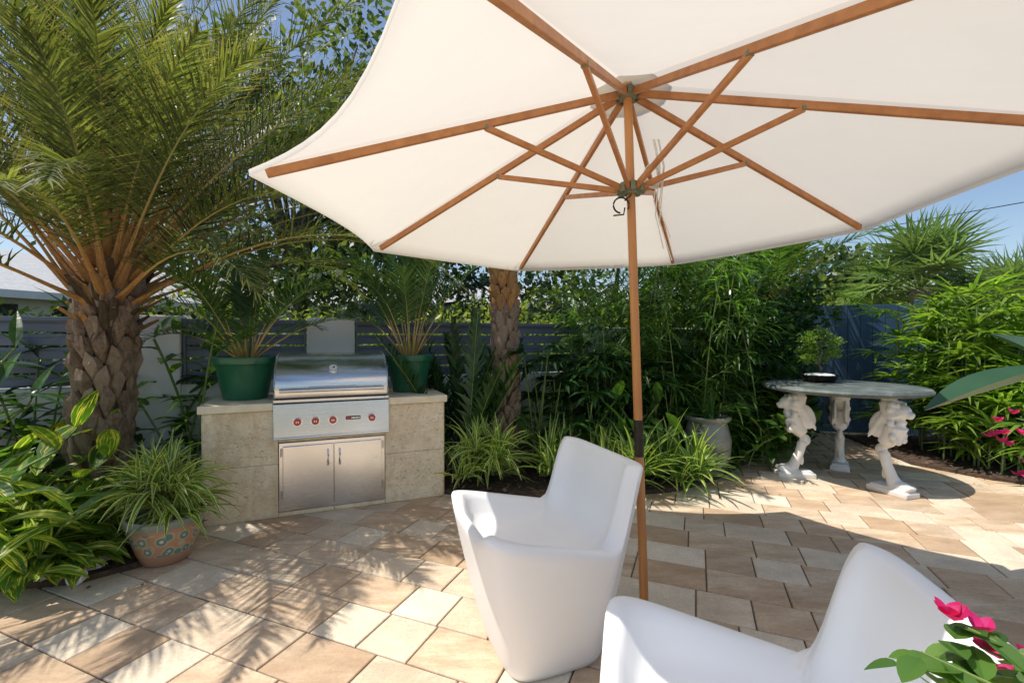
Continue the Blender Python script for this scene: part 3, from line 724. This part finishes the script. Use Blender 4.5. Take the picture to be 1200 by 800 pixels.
def bamboo(name,x0,x1,y0,y1,nc,h0,h1,mat,lw=.026,ll=.24,seed=3,nodes=18,t0=.12):
    random.seed(seed); mb=MB()
    for i in range(nc):
        p=V((U(x0,x1),U(y0,y1),0)); az=U(0,6.28); d=azel(az,math.radians(U(80,89))); H_=U(h0,h1); P=[p]; n=10
        for k in range(n): P.append(P[-1]+d*(H_/n)); d=(d+azel(az,0)*(.12*k/n)+V((0,0,-.03*k/n))).normalized()
        mb.tube(P,[.009*(1-.7*k/n) for k in range(n+1)],5,0,caps=False)
        for k in range(nodes):
            t=t0+(1-t0)*k/nodes; x=t*n; q=P[int(x)].lerp(P[min(n,int(x)+1)],x-int(x)); a=U(0,6.28); bd=azel(a,U(.1,.7)); bl_=U(.15,.42)*(1.1-.5*t)
            e=q+bd*bl_+V((0,0,-.03)); mb.tube([q,e],.0025,3,0,caps=False)
            for j in range(8):
                b=q.lerp(e,(j+1)/8); leaf(mb,b,azel(a+U(-1.1,1.1),U(-.6,.4)),ll*U(.7,1.2),lw,3,1.0,.2,'lance',1)
    mk(name,mb,[M_stem,mat])
bamboo('bamboo_clump',.75,2.7,4.75,5.5,50,1.8,2.9,L_bamboo,seed=3)
bamboo('bamboo_clump',1.6,3.0,4.9,5.6,16,.9,1.6,L_mid,seed=4)
mb=MB(); random.seed(9)
mb.tube([(3.4,5.9,0),(3.4,5.9,1.9)],[.07,.05],8,0)
for i in range(20): frond(mb,(3.4,5.9,1.85),i*2.4,math.radians(U(15,80)),U(1.5,2.0),U(.9,1.6),44,.46,.032,t0=.2,vup=.2,ld=.7,r0=.012)
mk('areca_palm',mb,[M_rachis,L_areca])
mb=MB(); random.seed(10)
mb.tube([(3.3,5.8,0),(3.25,5.85,.8),(3.35,5.8,1.7)],[.04,.03,.02],6,0)
cloud(mb,[(3.0,5.5,1.0,.5,.4,.7),(3.5,5.9,1.6,.5,.4,.55),(2.7,5.6,1.7,.45,.4,.5),(3.3,5.7,.5,.6,.35,.45),(3.75,6.2,1.0,.35,.3,.9)],7000,.12,1,.42,.35)
mk('dark_hedge_shrub',mb,[M_bark,L_dark])
mb=MB()
for i in range(22): stalk(mb,(U(2.05,3.0),U(4.75,5.3),0),U(0,6.28),math.radians(U(50,85)),U(.5,.9),7,.36,.10,0,1,.6,1.2,prof='broad')
mk('peace_lily',mb,[M_stem,L_mid])
mb=MB()
for k in range(7): rosette(mb,(1.55+.17*k+U(-.05,.05),4.35+.11*k,.03),18,.42,.035,(15,80),1.2,'strap',0,5,.25,.04)
mk('bromeliad_border',mb,[L_mid])
pe=empty('glazed_urn',(1.95,4.55,0)); mb=MB(); mb.lathe([(.13,0),(.15,.02),(.215,.22),(.225,.36),(.19,.5),(.18,.53),(.215,.56),(.22,.585),(.19,.59),(.17,.55),(.01,.54)],n=36); mk('urn',mb,[M_greypot],pe,smooth=True,angle=50)
mb=MB(); rosette(mb,(0,0,.55),26,.34,.05,(25,85),1.2,'strap',0,6,.25,.04); mk('urn_plant',mb,[L_mid],pe)
def lady(name,x0,x1,y0,y1,nc,h0,h1,seed,mat=None,sh=0):
    random.seed(seed); mb=MB()
    for i in range(nc):
        x=U(x0,x1); p=V((x,U(y0,y1)-sh*(x-x0),0)); H_=U(h0,h1); mb.tube([p,p+V((U(-.05,.05),U(-.05,.05),H_))],.010,5,0,caps=False)
        for k in range(11):
            z=H_*(.10+.90*k/10); a=k*2.4+U(-.4,.4); d=azel(a,U(.2,1.0)); q=p+V((0,0,z)); e=q+d*U(.18,.36); mb.tube([q,e],.004,3,0,caps=False)
            fan(mb,e,(d+V((0,0,-.2))),U(.30,.40),9,.050,230,.7,1)
    mk(name,mb,[M_stem,mat or L_lady])
lady('lady_palm',4.7,6.8,4.9,5.7,40,1.0,1.8,31,sh=.12); lady('lady_palm',4.7,5.6,4.35,4.75,16,.5,1.1,32)
for (x,y,h,sd) in ((6.6,7.4,2.15,41),(9.3,8.4,1.9,42)):
    random.seed(sd); e=empty('fan_palm'); mb=MB(); mb.tube([(x,y,0),(x,y,h*.5),(x,y,h)],[.16,.13,.12],12,0); mk('trunk',mb,[M_trunk],e,smooth=True)
    mb=MB()
    for i in range(34):
        d=azel(i*2.4,math.radians(U(-15,85))); q=V((x,y,h)); ee=q+d*U(.5,.8); mb.tube([q,ee],.012,4,0,caps=False); fan(mb,ee,d+V((0,0,-.1)),U(.6,.75),28,.05,270,.35,1)
    mk('fan_leaves',mb,[M_stem,L_fan],e)
mb=MB(); random.seed(55)
for (q,d,L,W) in (((2.95,2.45,1.20),(-.9,.05,-.14),.74,.22),((3.0,2.3,1.3),(.4,.3,.8),.8,.24),((3.0,2.3,1.2),(.7,-.4,.5),.8,.24),((3.05,2.35,1.1),(.1,.9,.6),.7,.22)):
    mb.tube([(3.05,2.35,0),V((3.05,2.35,0)).lerp(V(q),.6),q],[.016,.013,.010],6,0); leaf(mb,q,d,L,W,12,.4,.35,'broad',1)
mk('bird_of_paradise',mb,[M_stem,L_big])
def boug(name,base,tips,npk,potr=.22,poth=.4,seed=60,spr=.10,lf=.06,br=.034,nl=3):
    random.seed(seed); e=empty(name,(base[0],base[1],0)); mb=MB()
    mb.lathe([(potr*.7,0),(potr,poth*.9),(potr*1.08,poth*.9),(potr*1.08,poth),(potr*.9,poth),(potr*.85,poth*.9),(.01,poth*.9)],n=28); mk('pot',mb,[M_tala],e,smooth=True,angle=40)
    mb=MB(); b=V((0,0,poth*.9))
    for ti,tp in enumerate(tips):
        t=V(tp[:3])-V((base[0],base[1],0)); mid=b.lerp(t,.5)+V((0,0,.15)); P=[b,b.lerp(mid,.6)+V((0,0,.05)),mid,mid.lerp(t,.55)+V((0,0,.03)),t]; mb.tube(P,[.006,.005,.003,.0025,.0015],5,0,caps=False)
        for k in range(18):
            s=.3+.7*k/18; x=s*4; q=P[int(x)].lerp(P[min(4,int(x)+1)],x-int(x)); leaf(mb,q,azel(U(0,6.28),U(-.4,.8)),lf*U(.7,1.2),lf*.62,6,.6,.2,'broad',1)
        for k in range(npk if len(tp)<4 else tp[3]):
            c=t+V((U(-spr,spr),U(-spr,spr),U(-spr*.6,spr*.4)))
            for j in range(3):
                a=j*2.1+U(-.3,.3); leaf(mb,c,azel(a,U(.3,.9)),br,br*.85,6,-.5,.25,'broad',2)
        for k in range(nl):
            leaf(mb,t+V((U(-spr,spr),U(-spr,spr),U(-spr,spr*.3))),azel(U(0,6.28),U(-.5,.3)),lf*U(.8,1.2),lf*.62,6,.6,.2,'broad',1)
    mk('flowering_branches',mb,[M_stem,L_mid,L_pink],e)
boug('potted_bougainvillea',(.98,.22),[(.55,.61,.93,0),(.58,.62,.91,0),(.60,.60,.97,3),(.64,.62,.93,1),(.70,.66,.88,2),(.66,.57,.87,1),(.68,.6,.92,1)],2,.17,.45,61,.028,.048,.026,5)
boug('potted_bougainvillea',(2.85,2.0),[(2.42,2.15,.88),(2.5,2.2,.95),(2.55,2.1,.8),(2.6,2.2,.7),(2.45,2.1,.68)],9,.22,.4,62,.09)
mb=MB(); random.seed(70)
for i in range(34): mb.ell((U(-3.6,-2.3),U(2.48,2.95),.05),(U(.03,.09),U(.03,.07),U(.02,.05)),8,6,M=Matrix.Rotation(U(0,3),3,'Z'))
mk('garden_stones',mb,[M_white])

# ------------------------------------------------------------------ background
M_roof=simple('grey_shingle_roof',(.38,.39,.41),(.50,.51,.53),12,.8,.5,.01)
def house(name,loc,rot,w,d,h,rise,over=.4):
    e=empty(name,loc,rot); mb=MB(); mb.box((-w/2,-d/2,0),(w/2,d/2,h)); 
    i=len(mb.v)
    for p in ((-w/2,-d/2,h),(-w/2,d/2,h),(-w/2,0,h+rise)): mb.vert(p)
    mb.face((i,i+1,i+2)); i=len(mb.v)
    for p in ((w/2,-d/2,h),(w/2,d/2,h),(w/2,0,h+rise)): mb.vert(p)
    mb.face((i,i+2,i+1)); mk('walls',mb,[M_stucco],e)
    mb=MB(); k=rise/(d/2)
    for sg in (-1,1):
        pts=[(-w/2-over,sg*(d/2+over),h-over*k+.05),(w/2+over,sg*(d/2+over),h-over*k+.05),(w/2+over,0,h+rise+.05),(-w/2-over,0,h+rise+.05)]
        a=[mb.vert(p) for p in pts]; b=[mb.vert((p[0],p[1],p[2]+.14)) for p in pts]
        mb.face(b); mb.face(a[::-1])
        for j in range(4): mb.face((a[j],a[(j+1)%4],b[(j+1)%4],b[j]),1)
    mk('roof',mb,[M_roof,M_stucco],e)
    mb=MB()
    for x in (-w*.3,0,w*.3): mb.box((x-.5,-d/2-.03,.9),(x+.5,-d/2-.003,2.0))
    mk('windows',mb,[M_dark],e)
house('white_bungalow',(-11.0,10.2,0),math.radians(70),5,4.6,2.2,.9); house('white_bungalow',(-1.5,20,0),math.radians(8),12,8,2.4,1.1); house('white_bungalow',(-18,22,0),math.radians(20),12,8,2.8,1.6)
def tree(name,loc,h,blobs,n,size,mat,seed):
    random.seed(seed); e=empty(name,loc); mb=MB(); mb.tube([(0,0,0),(.1,.05,h*.3),(0,.1,h*.6)],[.25,.18,.10],10,0)
    for b in blobs: mb.tube([(0,.05,h*.35),(b[0]*.5,b[1]*.5,h*.35+(b[2]-h*.35)*.6),(b[0],b[1],b[2])],[.10,.06,.02],6,0)
    mk('trunk_and_limbs',mb,[M_bark],e,smooth=True); mb=MB(); cloud(mb,blobs,n,size,0,.5,.45); mk('crown',mb,[mat],e)
def rb(n,R,z0,z1,s0,s1,seed):
    random.seed(seed); return [(U(-R,R),U(-R,R)*.7,U(z0,z1),U(s0,s1),U(s0,s1)*.8,U(s0,s1)*.6) for _ in range(n)]
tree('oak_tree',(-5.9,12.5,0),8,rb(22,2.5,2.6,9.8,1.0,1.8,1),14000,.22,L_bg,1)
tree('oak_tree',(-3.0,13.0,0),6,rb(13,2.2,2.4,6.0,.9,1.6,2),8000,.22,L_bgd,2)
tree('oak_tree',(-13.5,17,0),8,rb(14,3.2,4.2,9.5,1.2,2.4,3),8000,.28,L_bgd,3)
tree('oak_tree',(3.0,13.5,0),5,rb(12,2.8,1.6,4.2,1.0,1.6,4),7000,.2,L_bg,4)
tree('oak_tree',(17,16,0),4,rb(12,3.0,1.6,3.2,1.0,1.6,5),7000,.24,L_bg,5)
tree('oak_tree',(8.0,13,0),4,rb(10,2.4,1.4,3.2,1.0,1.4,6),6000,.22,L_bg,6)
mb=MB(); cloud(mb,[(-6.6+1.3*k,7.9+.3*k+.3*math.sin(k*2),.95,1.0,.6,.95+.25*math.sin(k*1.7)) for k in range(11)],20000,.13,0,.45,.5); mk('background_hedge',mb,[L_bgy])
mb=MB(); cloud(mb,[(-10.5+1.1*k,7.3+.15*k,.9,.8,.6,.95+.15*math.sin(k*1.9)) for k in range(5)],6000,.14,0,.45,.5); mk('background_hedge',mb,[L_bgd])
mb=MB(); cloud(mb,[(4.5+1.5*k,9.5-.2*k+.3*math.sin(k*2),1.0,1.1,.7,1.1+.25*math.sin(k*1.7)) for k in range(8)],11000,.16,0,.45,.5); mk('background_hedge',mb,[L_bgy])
mb=MB(); cloud(mb,[(-34+4.2*k,34+2*math.sin(k*1.3),1.8,3.2,2,2.4+.7*math.sin(k*2.1)) for k in range(20)],14000,.6,0,.5,.5); mk('distant_trees',mb,[L_bgd])
mb=MB(); mb.tube([(20,6,6.2),(16,14,5.6),(12,24,5.9)],.015,5,0); mb.tube([(12,24,0),(12,24,6.6)],[.16,.11],10,1); mb.box((11,23.95,5.9),(13,24.05,6.0),1); mb.tube([(20,6,0),(20,6,6.8)],[.16,.11],10,1); mk('power_line',mb,[M_dark,M_bark])
